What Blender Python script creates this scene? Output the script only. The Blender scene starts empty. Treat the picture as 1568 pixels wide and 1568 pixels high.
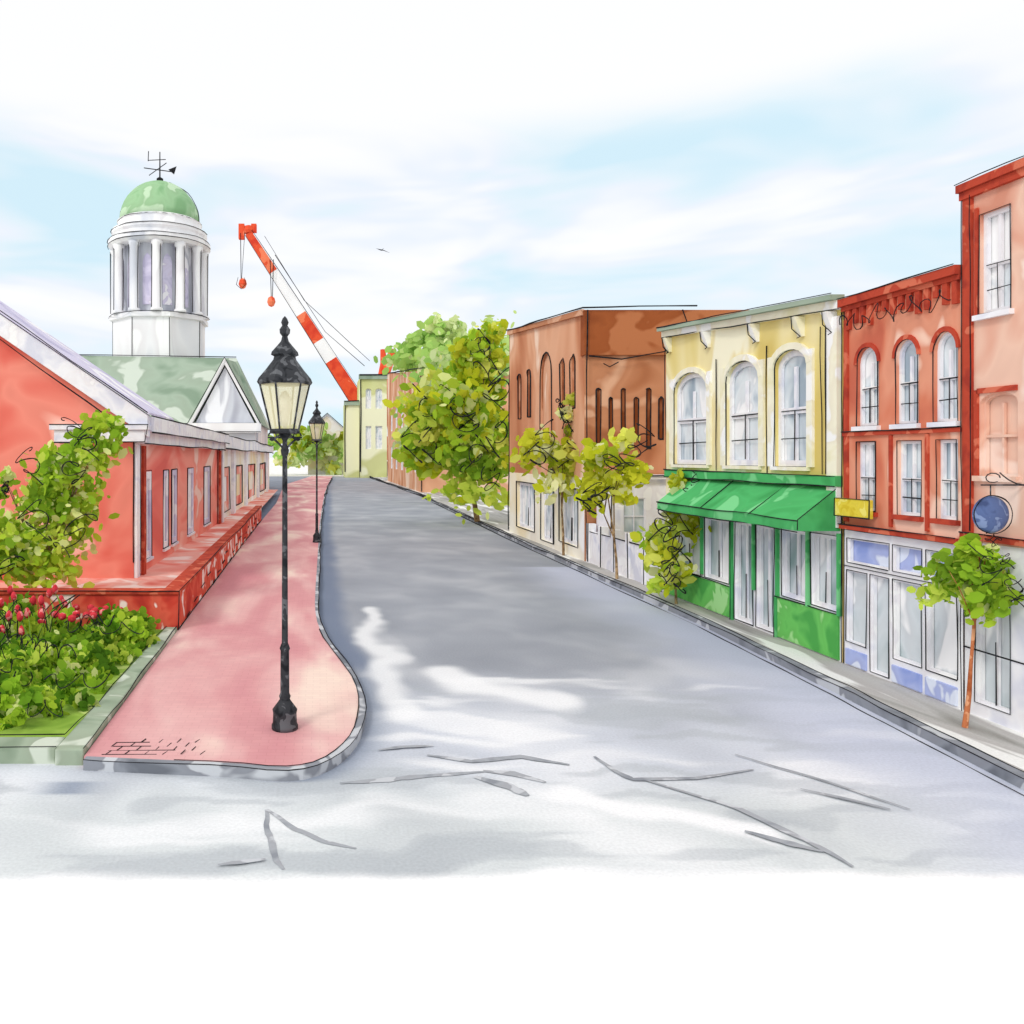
import bpy, math, random
from mathutils import Vector, Matrix, noise
random.seed(7)
sc=bpy.context.scene
sc.view_settings.view_transform='Standard'
sc.view_settings.look='None'
sc.view_settings.exposure=0

def S(r,g,b):
    def f(c):
        c/=255.0
        return c/12.92 if c<=0.04045 else ((c+0.055)/1.055)**2.4
    return (f(r),f(g),f(b),1.0)

# ---------------------------------------------------------------- materials
def new_mat(name):
    m=bpy.data.materials.new(name); m.use_nodes=True
    nt=m.node_tree
    b=nt.nodes['Principled BSDF']
    b.inputs['Roughness'].default_value=0.85
    b.inputs['Specular IOR Level'].default_value=0.1
    return m,nt,b

def wc(name,cols,scale=1.0,stretch=(1,1,1),rough=0.85,grain=0.0,gscale=40,lift=0.07,dist=.6):
    """pigment-wash paint: cols dark -> light, last step is a dry wash edge"""
    m,nt,b=new_mat(name)
    N=nt.nodes; L=nt.links
    cols=[tuple(min(.93,c[i]*(1-lift)+lift) for i in range(3))+(1,) for c in cols]
    tc=N.new('ShaderNodeTexCoord'); mp=N.new('ShaderNodeMapping')
    mp.inputs['Scale'].default_value=stretch
    L.new(tc.outputs['Object'],mp.inputs['Vector'])
    n=N.new('ShaderNodeTexNoise'); n.inputs['Scale'].default_value=scale
    n.inputs['Detail'].default_value=2.5; n.inputs['Distortion'].default_value=dist
    L.new(mp.outputs[0],n.inputs['Vector'])
    r=N.new('ShaderNodeValToRGB')
    k=len(cols)
    stops=[0.35+0.23*i/(k-1) for i in range(k)]
    el=r.color_ramp.elements
    el[0].position=stops[0]; el[0].color=cols[0]
    el[1].position=stops[-1]+.012; el[1].color=cols[-1]
    for i in range(1,k-1):
        e=el.new(stops[i]); e.color=cols[i]
    if k>=3:
        e=el.new(stops[-1]-.02); q=cols[-2]; e.color=(q[0]*.93,q[1]*.91,q[2]*.91,1)
    L.new(n.outputs['Fac'],r.inputs['Fac'])
    last=r.outputs['Color']
    if grain>0:
        g=N.new('ShaderNodeTexNoise'); g.inputs['Scale'].default_value=gscale; g.inputs['Detail'].default_value=1
        L.new(tc.outputs['Object'],g.inputs['Vector'])
        mr=N.new('ShaderNodeMapRange'); mr.inputs[1].default_value=0.3; mr.inputs[2].default_value=0.7
        mr.inputs[3].default_value=1-grain*1.6; mr.inputs[4].default_value=1+grain
        L.new(g.outputs['Fac'],mr.inputs[0])
        mx=N.new('ShaderNodeVectorMath'); mx.operation='SCALE'
        L.new(last,mx.inputs[0]); L.new(mr.outputs[0],mx.inputs['Scale']); last=mx.outputs[0]
    L.new(last,b.inputs['Base Color'])
    b.inputs['Roughness'].default_value=rough
    return m

def attr_mat(name,attr='wash',transl=0.0,grain=0.05,gscale=14):
    m,nt,b=new_mat(name)
    N=nt.nodes;L=nt.links
    a=N.new('ShaderNodeAttribute'); a.attribute_name=attr
    last=a.outputs['Color']
    if grain>0:
        tc=N.new('ShaderNodeTexCoord')
        g=N.new('ShaderNodeTexNoise'); g.inputs['Scale'].default_value=gscale; g.inputs['Detail'].default_value=2
        L.new(tc.outputs['Object'],g.inputs['Vector'])
        mr=N.new('ShaderNodeMapRange'); mr.inputs[1].default_value=0.3; mr.inputs[2].default_value=0.7
        mr.inputs[3].default_value=1-grain*1.5; mr.inputs[4].default_value=1+grain
        L.new(g.outputs['Fac'],mr.inputs[0])
        mx=N.new('ShaderNodeVectorMath'); mx.operation='SCALE'
        L.new(last,mx.inputs[0]); L.new(mr.outputs[0],mx.inputs['Scale']); last=mx.outputs[0]
    L.new(last,b.inputs['Base Color'])
    if transl>0:
        d=N.new('ShaderNodeBsdfDiffuse'); L.new(last,d.inputs['Color'])
        t=N.new('ShaderNodeBsdfTranslucent'); L.new(last,t.inputs['Color'])
        ms=N.new('ShaderNodeMixShader'); ms.inputs[0].default_value=transl
        out=[x for x in N if x.type=='OUTPUT_MATERIAL'][0]
        L.new(d.outputs[0],ms.inputs[1]); L.new(t.outputs[0],ms.inputs[2]); L.new(ms.outputs[0],out.inputs[0])
    return m

M={}
M['ink']=wc('ink_black',[S(24,24,28),S(46,46,50)],6,lift=0,dist=0)
M['white']=wc('white_paint',[S(214,216,230),S(242,242,246),S(252,252,252)],1.2)
M['whitefar']=wc('white_paint_weathered',[S(202,206,216),S(238,238,240),S(252,252,250)],0.25,stretch=(1,1,.3))
M['greyshade']=wc('grey_stone',[S(164,166,180),S(200,204,214),S(234,236,242)],0.4,stretch=(1,1,.3))
M['violet']=wc('violet_slate',[S(186,180,210),S(216,210,234),S(244,242,250)],0.6)
M['redbrick']=wc('red_brick',[S(218,84,66),S(230,108,90),S(240,138,118),S(248,186,168)],0.45,lift=.04)
M['redbrick_s']=wc('red_brick_street',[S(226,80,62),S(240,108,90),S(248,146,126),S(250,206,192)],0.6,stretch=(1,.4,1),lift=.09)
M['redbrick_d']=wc('red_brick_wall',[S(184,42,26),S(204,60,40),S(220,90,66),S(250,225,218)],1.5,lift=.02)
M['terrace']=wc('terrace_brick',[S(220,104,90),S(236,140,126),S(244,178,164),S(250,222,214)],0.6,lift=.02)
M['brickR']=wc('orange_brick',[S(196,88,52),S(214,116,78),S(226,146,112),S(244,200,176)],0.9,stretch=(1,1,.6),lift=.055)
M['brickRd']=wc('dark_brick_trim',[S(160,44,22),S(188,64,36),S(212,108,78)],2.5,lift=.02)
M['brickT']=wc('salmon_brick',[S(208,134,106),S(224,162,136),S(236,192,168),S(244,216,200)],0.7,lift=.06)
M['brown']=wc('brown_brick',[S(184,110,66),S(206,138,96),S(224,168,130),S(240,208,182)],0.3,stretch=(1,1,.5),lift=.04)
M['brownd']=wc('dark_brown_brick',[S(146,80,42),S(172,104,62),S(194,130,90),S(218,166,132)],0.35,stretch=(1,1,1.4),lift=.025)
M['brownx']=wc('brown_parapet',[S(132,64,26),S(158,84,40),S(182,112,70)],0.5,lift=.01)
M['yellow']=wc('ochre_stucco',[S(214,190,98),S(228,210,132),S(240,226,166),S(248,242,212)],0.5,stretch=(1,1,.5),lift=.05)
M['yellowtrim']=wc('pale_stucco_trim',[S(232,226,182),S(244,240,214),S(250,250,244)],1.2)
M['cream']=wc('cream_stucco',[S(240,222,176),S(248,242,226),S(252,250,246)],0.3)
M['olive']=wc('olive_stucco',[S(186,190,104),S(208,212,140),S(236,236,196)],0.12,lift=.08)
M['glass']=wc('window_glass',[S(150,168,182),S(196,208,216),S(224,232,236),S(250,252,252)],1.4,stretch=(1,1,.5),rough=0.35)
M['glassg']=wc('shop_glass',[S(128,158,156),S(172,188,192),S(210,218,222),S(250,250,250)],1.2,stretch=(1,1,.5),rough=0.35)
M['green']=wc('green_paint',[S(34,152,70),S(58,176,92),S(112,204,132)],1.1,lift=.04)
M['greenl']=wc('green_panel',[S(60,162,60),S(98,194,84),S(160,220,142)],1.4,lift=.04)
M['blue']=wc('blue_paint',[S(134,154,220),S(168,182,232),S(220,228,248)],1.6)
M['bluesign']=wc('blue_enamel',[S(52,72,118),S(82,106,156),S(126,148,190)],5,rough=.5,lift=.02)
M['signy']=wc('yellow_sign_paint',[S(212,186,30),S(228,208,60),S(238,226,110)],5,lift=.02)
M['roofg']=wc('green_copper_roof',[S(128,150,128),S(158,176,156),S(198,208,194)],0.22,lift=.03)
M['domeg']=wc('green_copper_dome',[S(122,170,118),S(148,190,142),S(186,214,178)],0.3,lift=.04)
M['iron']=wc('black_iron',[S(32,34,38),S(56,58,62),S(96,98,102)],7,rough=.5,lift=0)
M['kerb']=wc('granite_kerb',[S(112,116,124),S(146,150,158),S(196,199,204)],1.4,lift=0)
M['kerbgreen']=wc('mossy_kerb',[S(136,152,130),S(162,176,154),S(204,212,196)],1.3,lift=0)
M['walkR']=wc('concrete_sidewalk',[S(156,154,150),S(192,190,188),S(240,240,238)],1.0,stretch=(1.6,.2,1),lift=0,grain=.05)
M['lot']=wc('pale_paving',[S(222,222,216),S(238,236,232),S(248,248,246)],0.4,lift=0)
M['soil']=wc('ground_cover',[S(104,140,50),S(128,162,60),S(150,182,76),S(190,208,120)],1.6,lift=0)
M['blade']=wc('leaf_blades',[S(90,130,44),S(130,164,66),S(170,196,100)],3,lift=0,dist=0)
M['bark']=wc('bark',[S(96,76,54),S(136,110,80),S(178,150,114)],6,lift=0,dist=0)
M['barkR']=wc('orange_bark',[S(160,84,48),S(190,114,74),S(218,156,116)],6,lift=0,dist=0)
M['leaf']=attr_mat('leaf_green','wash',0.4,grain=0)
M['petal']=wc('red_petal',[S(196,20,40),S(216,50,64),S(240,140,140)],9,lift=.02,dist=0)
M['orange']=wc('crane_orange_paint',[S(210,54,22),S(230,80,38),S(240,124,84)],0.4,lift=.02)
M['cranew']=wc('crane_white_paint',[S(236,236,238),S(250,250,250)],0.2,dist=0)
M['tar']=wc('tar_seal',[S(140,144,152),S(166,170,176),S(196,199,204)],3,lift=0,dist=0)  # grey for the drawn tyre and shadow strokes on the road
M['road']=attr_mat('asphalt','wash',0,0.05,30)

# pink brick paving
m,nt,b=new_mat('pink_brick_paving'); N=nt.nodes; L=nt.links
tc=N.new('ShaderNodeTexCoord')
n=N.new('ShaderNodeTexNoise'); n.inputs['Scale'].default_value=0.42; n.inputs['Detail'].default_value=3; n.inputs['Distortion'].default_value=.5
mp=N.new('ShaderNodeMapping'); mp.inputs['Scale'].default_value=(1.4,.5,1); mp.inputs['Location'].default_value=(3.1,1.7,0)
L.new(tc.outputs['Object'],mp.inputs[0]); L.new(mp.outputs[0],n.inputs['Vector'])
r=N.new('ShaderNodeValToRGB'); e=r.color_ramp.elements
e[0].position=.34; e[0].color=S(208,142,148); e[1].position=.68; e[1].color=S(240,216,202)
x=e.new(.45); x.color=S(216,156,158); x=e.new(.56); x.color=S(226,178,176)
L.new(n.outputs['Fac'],r.inputs[0])
br=N.new('ShaderNodeTexBrick'); br.inputs['Scale'].default_value=2.4
br.inputs['Color1'].default_value=(1,1,1,1); br.inputs['Color2'].default_value=(.95,.94,.95,1); br.inputs['Mortar'].default_value=(.9,.88,.88,1)
br.inputs['Mortar Size'].default_value=.012
L.new(tc.outputs['Object'],br.inputs['Vector'])
mx=N.new('ShaderNodeVectorMath'); mx.operation='MULTIPLY'
L.new(r.outputs[0],mx.inputs[0]); L.new(br.outputs['Color'],mx.inputs[1]); L.new(mx.outputs[0],b.inputs['Base Color'])
M['pinkbrick']=m
m,nt,b=new_mat('lantern_glass'); b.inputs['Base Color'].default_value=S(252,244,200)
b.inputs['Roughness'].default_value=.3
t=nt.nodes.new('ShaderNodeBsdfTransparent'); ms=nt.nodes.new('ShaderNodeMixShader'); ms.inputs[0].default_value=.45
out=[q for q in nt.nodes if q.type=='OUTPUT_MATERIAL'][0]
nt.links.new(b.outputs[0],ms.inputs[1]); nt.links.new(t.outputs[0],ms.inputs[2]); nt.links.new(ms.outputs[0],out.inputs[0])
M['lantern']=m

# ---------------------------------------------------------------- builders
def empty(name,loc):
    o=bpy.data.objects.new(name,None); o.location=loc; o.empty_display_size=.3
    sc.collection.objects.link(o); return o
def adopt(o,par):
    if par is not None:
        o.parent=par; o.matrix_parent_inverse=Matrix.Translation(-Vector(par.location))
class MB:
    def __init__(s): s.v=[];s.f=[]
    def add(s,vs,fs):
        k=len(s.v); s.v+= [tuple(p) for p in vs]; s.f+=[tuple(i+k for i in f) for f in fs]
    def box(s,x0,x1,y0,y1,z0,z1):
        s.hexa([(x0,y0,z0),(x1,y0,z0),(x1,y1,z0),(x0,y1,z0),(x0,y0,z1),(x1,y0,z1),(x1,y1,z1),(x0,y1,z1)])
    def hexa(s,p):
        s.add(p,[(0,3,2,1),(4,5,6,7),(0,1,5,4),(1,2,6,5),(2,3,7,6),(3,0,4,7)])
    def poly(s,p): s.add(p,[tuple(range(len(p)))])
    def lathe(s,cx,cy,prof,n=16,rot=0):
        vs=[]
        for (r,z) in prof:
            for i in range(n):
                a=2*math.pi*i/n+rot; vs.append((cx+r*math.cos(a),cy+r*math.sin(a),z))
        fs=[]
        for j in range(len(prof)-1):
            for i in range(n):
                a=j*n+i;b_=j*n+(i+1)%n; fs.append((a,b_,b_+n,a+n))
        fs.append(tuple(range(n-1,-1,-1))); fs.append(tuple(range((len(prof)-1)*n,len(prof)*n)))
        s.add(vs,fs)
    def tube(s,pts,r0,r1,n=7):
        pts=[Vector(p) for p in pts]; k=len(pts); vs=[]
        for i,p in enumerate(pts):
            d=(pts[min(i+1,k-1)]-pts[max(i-1,0)]).normalized()
            a=d.cross(Vector((0,1,0)) if abs(d.y)<.9 else Vector((1,0,0))).normalized(); c=d.cross(a)
            r=r0+(r1-r0)*i/max(k-1,1)
            for j in range(n):
                t=2*math.pi*j/n; vs.append(p+a*r*math.cos(t)+c*r*math.sin(t))
        fs=[(i*n+j,i*n+(j+1)%n,(i+1)*n+(j+1)%n,(i+1)*n+j) for i in range(k-1) for j in range(n)]
        fs.append(tuple(range(n))); fs.append(tuple(range((k-1)*n,k*n)))
        s.add(vs,fs)
    def obj(s,name,mat,par=None,smooth=False,bevel=0):
        me=bpy.data.meshes.new(name); me.from_pydata(s.v,[],s.f); me.update()
        me.materials.append(M[mat] if isinstance(mat,str) else mat)
        o=bpy.data.objects.new(name,me); sc.collection.objects.link(o); adopt(o,par)
        if smooth:
            for p in me.polygons: p.use_smooth=True
        if bevel:
            md=o.modifiers.new('bevel','BEVEL'); md.width=bevel; md.segments=2
        return o

def ink(name,lines,par,wob=1.0,k=0.00085,closed=False,mat='ink'):
    cu=bpy.data.curves.new(name,'CURVE'); cu.dimensions='3D'; cu.bevel_depth=.01; cu.bevel_resolution=0
    for ln in lines:
        ln=[Vector(p) for p in ln]; out=[]
        for a,b_ in zip(ln[:-1],ln[1:]):
            d=(b_-a).length; sc_=max(a.y,4)*.035
            m_=max(1,min(14,int(d/sc_)))
            for i in range(m_): out.append(a.lerp(b_,i/m_))
        out.append(ln[-1])
        sp=cu.splines.new('POLY'); sp.points.add(len(out)-1)
        ph=random.random()*50
        for i,p in enumerate(out):
            w=max(p.y,3)*.0022*wob
            q=p+Vector((noise.noise(Vector((ph+i*.35,0,0)))*w,0,noise.noise(Vector((0,ph+i*.35,3)))*w))
            sp.points[i].co=(q.x,q.y,q.z,1)
            rr=max(p.y,3)*k*(.65+.9*abs(noise.noise(Vector((ph+i*.2,7,1)))))
            sp.points[i].radius=rr/.01
    cu.materials.append(M[mat])
    o=bpy.data.objects.new(name,cu); sc.collection.objects.link(o); adopt(o,par); return o

def MX(X): return lambda u,v,d: (X+d,u,v)        # street wall facing -X
def MXn(X): return lambda u,v,d: (X-d,u,v)       # street wall facing +X
def MY(Y): return lambda u,v,d: (u,Y+d,v)        # wall facing down the street
def mbox(mb,F,ua,ub,va,vb,da,db):
    mb.hexa([F(ua,va,da),F(ub,va,da),F(ub,va,db),F(ua,va,db),F(ua,vb,da),F(ub,vb,da),F(ub,vb,db),F(ua,vb,db)])
def arc(o,n=8):
    ua,ub,va,vb,ar=o; c=(ua+ub)/2; r=(ub-ua)/2
    return [(c-r*math.cos(math.pi*i/n), vb-ar+ar*math.sin(math.pi*i/n)) for i in range(n+1)]
def wall(mb,F,u0,u1,v0,v1,ops,depth=.14,v1b=None):
    us=sorted({u0,u1,*[o[0] for o in ops],*[o[1] for o in ops]}); vs=sorted({v0,v1,*[o[2] for o in ops],*[o[3] for o in ops]})
    for a,b_ in zip(us[:-1],us[1:]):
        for c,d in zip(vs[:-1],vs[1:]):
            um=(a+b_)/2; vm=(c+d)/2
            if any(o[0]<um<o[1] and o[2]<vm<o[3] for o in ops): continue
            mb.poly([F(a,c,0),F(b_,c,0),F(b_,d,0),F(a,d,0)])
    if v1b is not None: mb.poly([F(u0,v1,0),F(u1,v1,0),F(u1,v1b,0)])
    for o in ops:
        ua,ub,va,vb,ar=o
        out=[(ua,va)]+([(ua,vb),(ub,vb)] if ar==0 else arc(o))+[(ub,va)]
        for p,q in zip(out,out[1:]+out[:1]):
            mb.poly([F(p[0],p[1],0),F(q[0],q[1],0),F(q[0],q[1],depth),F(p[0],p[1],depth)])
        if ar:
            A=arc(o); h=len(A)//2
            for i in range(h): mb.poly([F(ua,vb,0),F(*A[i],0),F(*A[i+1],0)])
            for i in range(h,len(A)-1): mb.poly([F(ub,vb,0),F(*A[i],0),F(*A[i+1],0)])
def windows(F,ops,depth,par,frame='white',glass='glass',fw=.035,mid=True,rail=True,lines=None,sill=None,k=.00085):
    fr=MB(); gl=MB(); si=MB()
    for o in ops:
        ua,ub,va,vb,ar=o
        mbox(gl,F,ua,ub,va,vb,depth-.01,depth+.02)
        d0,d1=depth-.07,depth-.02
        mbox(fr,F,ua,ua+fw,va,vb-ar,d0,d1); mbox(fr,F,ub-fw,ub,va,vb-ar,d0,d1)
        mbox(fr,F,ua+fw,ub-fw,va,va+fw,d0,d1)
        if ar==0: mbox(fr,F,ua+fw,ub-fw,vb-fw,vb,d0,d1)
        else:
            A=arc(o); B=arc((ua+fw,ub-fw,va,vb-fw,ar-fw))
            for i in range(len(A)-1):
                fr.hexa([F(*B[i],d0),F(*B[i+1],d0),F(*B[i+1],d1),F(*B[i],d1),F(*A[i],d0),F(*A[i+1],d0),F(*A[i+1],d1),F(*A[i],d1)])
        c=(ua+ub)/2; vm=va+(vb-va)*.48
        if mid: mbox(fr,F,c-fw*.4,c+fw*.4,va+fw,vb-max(ar,fw),d0+.012,d1-.004)
        if rail: mbox(fr,F,ua+fw,ub-fw,vm-fw*.5,vm+fw*.5,d0+.006,d1-.008)
        if sill: mbox(si,F,ua-.05,ub+.05,va-.07,va,-.07,.03)
        if lines is not None:
            out=[(ua,va)]+([(ua,vb),(ub,vb)] if ar==0 else arc(o))+[(ub,va),(ua,va)]
            lines.append([F(p,q,-.012) for p,q in out])
            if rail: lines.append([F(ua+fw,vm,d0-.01),F(ub-fw,vm,d0-.01)])
            if mid: lines.append([F(c,va+fw,d0-.01),F(c,vm,d0-.01)])
            if mid and rail: lines.append([F(ua+fw,(va+vm)/2,d0-.01),F(ub-fw,(va+vm)/2,d0-.01)])
    fr.obj('window_frames',frame,par); gl.obj('window_glass',glass,par)
    if sill: si.obj('window_sills',sill,par)

PALG=[S(164,200,56),S(186,214,66),S(206,226,92),S(228,238,156),S(134,174,50),S(152,194,54)]
PALY=[S(192,200,44),S(214,218,62),S(228,232,108),S(168,186,48),S(242,244,184)]
PALP=[S(176,212,116),S(200,224,140),S(220,234,172),S(158,200,104)]
def leaves(name,ells,size,pal,par,clump=9,seed=1):
    rnd=random.Random(seed); v=[];f=[];cols=[]
    for (cx,cy,cz,rx,ry,rz,n) in ells:
        nc=max(3,n//clump//4); per=n//nc
        for c in range(nc):
            while True:
                p=Vector((rnd.uniform(-1,1),rnd.uniform(-1,1),rnd.uniform(-1,1)))
                if .15<p.length<1: break
            C=Vector((cx+p.x*rx,cy+p.y*ry,cz+p.z*rz)); base=rnd.choice(pal); sh=rnd.uniform(.82,1.15)
            sg=min(rx,rz)*.24
            for i in range(per):
                q=C+Vector((rnd.gauss(0,sg),rnd.gauss(0,sg),rnd.gauss(0,sg*.9)))
                a=Vector((rnd.gauss(0,1),rnd.gauss(0,.6),rnd.gauss(0,1))).normalized()
                b_=a.cross(Vector((rnd.gauss(0,.5),1,rnd.gauss(0,.5)))).normalized()
                l=size*rnd.uniform(.5,1.7); w=l*rnd.uniform(.45,.8); k=len(v)
                for (s_,t_) in ((-1,0),(-.5,.85),(.4,.9),(1,.1),(.5,-.75),(-.4,-.9)):
                    v.append(tuple(q+a*l*s_+b_*w*t_))
                f.append(tuple(range(k,k+6)))
                cc=base if rnd.random()<.75 else rnd.choice(pal)
                g=sh*rnd.uniform(.93,1.07)
                cols+= [(min(.92,cc[0]*g),min(.92,cc[1]*g),cc[2]*g,1)]*6
    me=bpy.data.meshes.new(name); me.from_pydata(v,[],f)
    at=me.color_attributes.new('wash','FLOAT_COLOR','POINT')
    at.data.foreach_set('color',[x for c in cols for x in c])
    me.materials.append(M['leaf'])
    o=bpy.data.objects.new(name,me); sc.collection.objects.link(o); adopt(o,par); return o
def squiggles(ells,n,rnd,amp=1.0):
    out=[]
    for (cx,cy,cz,rx,ry,rz,_) in ells:
        for j in range(n):
            ph=rnd.random()*10; pts=[]
            x0=rnd.uniform(-.7,.7); z0=rnd.uniform(-.9,.2); dx=rnd.uniform(-.6,.6); dz=rnd.uniform(.6,1.2)
            for i in range(50):
                t=i/49
                lx=x0+dx*t+.26*math.sin(t*14+ph)*amp; lz=z0+dz*t+.13*math.cos(t*19+ph*2)*amp
                pts.append((cx+lx*rx,cy-ry*(1.15+.15*math.sin(t*9+ph)),cz+lz*rz))
            out.append(pts)
    return out
def tree(name,base,ells,size,pal,trunk_r,bark='bark',nsq=1,seed=1,fork=.35,sqk=.0009):
    par=empty(name,base); rnd=random.Random(seed)
    b0=Vector(base); mb=MB(); zc=sum(e[2] for e in ells)/len(ells)
    top=Vector((sum(e[0] for e in ells)/len(ells),b0.y,b0.z+(zc-b0.z)*.8))
    f=b0.lerp(top,fork+.15)+Vector((rnd.uniform(-.05,.05),0,0))
    mb.tube([b0,b0.lerp(f,.5)+Vector((trunk_r*.4,0,0)),f,top],trunk_r,trunk_r*.4)
    for e in ells:
        c=Vector(e[:3]); md=f.lerp(c,.5)+Vector((rnd.uniform(-.1,.1)*e[3],0,.1*e[5]))
        mb.tube([f,md,c],trunk_r*.55,trunk_r*.15,5)
        for q in range(3):
            t=c+Vector((rnd.uniform(-.7,.7)*e[3],rnd.uniform(-.6,.6)*e[4],rnd.uniform(-.2,.8)*e[5]))
            mb.tube([md,md.lerp(t,.6)+Vector((0,0,.05)),t],trunk_r*.3,trunk_r*.06,4)
    mb.obj('trunk_and_limbs',bark,par,True)
    leaves('crown_foliage',ells,size,pal,par,seed=seed)
    if nsq: ink('twigs',squiggles(ells,nsq,rnd),par,wob=.3,k=sqk)
    return par

# ---------------------------------------------------------------- ground, road, pavements
mb=MB(); mb.poly([(-3000,-200,-.03),(3000,-200,-.03),(3000,4000,-.03),(-3000,4000,-.03)]); mb.obj('ground','lot')

KR=[(7.2,2.5),(7.45,6.0),(7.6,8.6),(7.85,12),(8.15,17),(8.35,35),(9.4,77),(8.6,146)]
KL=[(-2.72,9.15),(-1.9,9.05),(-1.03,8.96),(-.45,8.82),(-.1,8.9),(.2,9.25),(.42,9.75),(.57,10.4),(.66,11.26),(.62,12.4),(.48,13.4),(.3,14.4),(.12,15.7),(0,17.2),(-.04,19.5),(0,26),(.07,44),(.7,88),(2.4,146)]
def interp(K,y):
    for (a,b_),(c,d) in zip(K[:-1],K[1:]):
        if b_<=y<=d: return a+(c-a)*(y-b_)/(d-b_)
    return K[0][0] if y<K[0][1] else K[-1][0]
def ss(a,b_,x):
    t=max(0,min(1,(x-a)/(b_-a))); return t*t*(3-2*t)
def mixc(a,b_,t): return tuple(a[i]+(b_[i]-a[i])*t for i in range(3))+(1,)
def dseg(x,y,pts):
    best=9
    for (a,b_),(c,d) in zip(pts[:-1],pts[1:]):
        L2=(c-a)**2+(d-b_)**2; t=max(0,min(1,((x-a)*(c-a)+(y-b_)*(d-b_))/L2))
        best=min(best,math.hypot(x-a-t*(c-a),y-b_-t*(d-b_)))
    return best
def fr(x,y,z=0):
    return noise.noise(Vector((x,y,z)))+.5*noise.noise(Vector((2*x,2*y,z+5)))+.25*noise.noise(Vector((4*x,4*y,z+9)))
C_G=S(158,162,171); C_L=S(202,207,217); C_FG=S(210,215,217); C_SHADOW=S(106,119,144); C_LAV=S(198,204,226); C_W=S(240,241,243); C_D=S(136,141,151); C_P=S(248,248,249)
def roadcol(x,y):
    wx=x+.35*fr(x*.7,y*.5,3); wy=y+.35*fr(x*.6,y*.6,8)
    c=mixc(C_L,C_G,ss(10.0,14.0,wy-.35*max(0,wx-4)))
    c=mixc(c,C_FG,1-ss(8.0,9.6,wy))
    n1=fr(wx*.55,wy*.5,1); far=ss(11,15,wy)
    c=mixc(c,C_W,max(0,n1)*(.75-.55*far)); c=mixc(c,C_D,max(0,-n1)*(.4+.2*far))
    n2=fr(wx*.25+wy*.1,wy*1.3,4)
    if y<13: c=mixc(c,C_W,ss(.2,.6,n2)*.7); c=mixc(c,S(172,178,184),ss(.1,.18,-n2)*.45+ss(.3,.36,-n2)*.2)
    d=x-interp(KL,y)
    if y>12: c=mixc(c,C_SHADOW,(1-ss(.3,.8,d+.12*fr(x,y*.5,6)))*.8*ss(12,14,y)*(1-.6*ss(60,100,y)))  # bluish shadow band beside the left kerb, painted into the road colour
    if 8.5<y<=13: c=mixc(c,S(140,150,168),math.exp(-(d/.28)**2)*.85)  # painted shadow band carried on, narrower, round the kerb corner
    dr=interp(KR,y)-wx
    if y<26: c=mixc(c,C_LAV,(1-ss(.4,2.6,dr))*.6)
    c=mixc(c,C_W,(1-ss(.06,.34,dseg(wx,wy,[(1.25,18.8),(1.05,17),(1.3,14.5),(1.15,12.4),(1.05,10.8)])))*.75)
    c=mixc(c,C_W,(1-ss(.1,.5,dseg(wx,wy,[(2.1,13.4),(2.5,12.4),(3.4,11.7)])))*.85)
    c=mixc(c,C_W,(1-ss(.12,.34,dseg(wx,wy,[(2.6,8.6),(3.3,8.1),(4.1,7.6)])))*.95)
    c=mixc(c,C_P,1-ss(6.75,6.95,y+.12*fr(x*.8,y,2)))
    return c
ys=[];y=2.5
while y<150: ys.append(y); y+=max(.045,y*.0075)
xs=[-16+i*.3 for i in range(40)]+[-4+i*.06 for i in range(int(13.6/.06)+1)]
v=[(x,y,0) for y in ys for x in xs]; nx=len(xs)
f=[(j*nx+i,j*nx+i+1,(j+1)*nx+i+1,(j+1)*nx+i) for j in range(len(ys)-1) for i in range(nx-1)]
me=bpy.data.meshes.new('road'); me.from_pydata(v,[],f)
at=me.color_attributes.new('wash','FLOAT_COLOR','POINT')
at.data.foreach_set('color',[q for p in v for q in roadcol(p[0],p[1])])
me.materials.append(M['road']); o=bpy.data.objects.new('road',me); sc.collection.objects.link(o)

def ribbon(mb,pts,w,z):
    P=[]
    for a,b_ in zip(pts[:-1],pts[1:]):
        for i in range(6): P.append((a[0]+(b_[0]-a[0])*i/6,a[1]+(b_[1]-a[1])*i/6))
    P.append(pts[-1]); L_=[];R_=[]
    for i,p in enumerate(P):
        q=P[min(i+1,len(P)-1)]; s_=P[max(i-1,0)]; d=Vector((q[0]-s_[0],q[1]-s_[1])).normalized()
        ww=w*(.35+.65*math.sin(math.pi*min(.97,max(.03,i/(len(P)-1)))))*(1+.4*noise.noise(Vector((i*.5,p[0],p[1]))))
        o_=.03*noise.noise(Vector((p[0]*3,p[1]*3,1)))
        L_.append((p[0]-d.y*ww+o_,p[1]+d.x*ww,z)); R_.append((p[0]+d.y*ww+o_,p[1]-d.x*ww,z))
    for i in range(len(P)-1): mb.poly([L_[i],L_[i+1],R_[i+1],R_[i]])
mb=MB()
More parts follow.
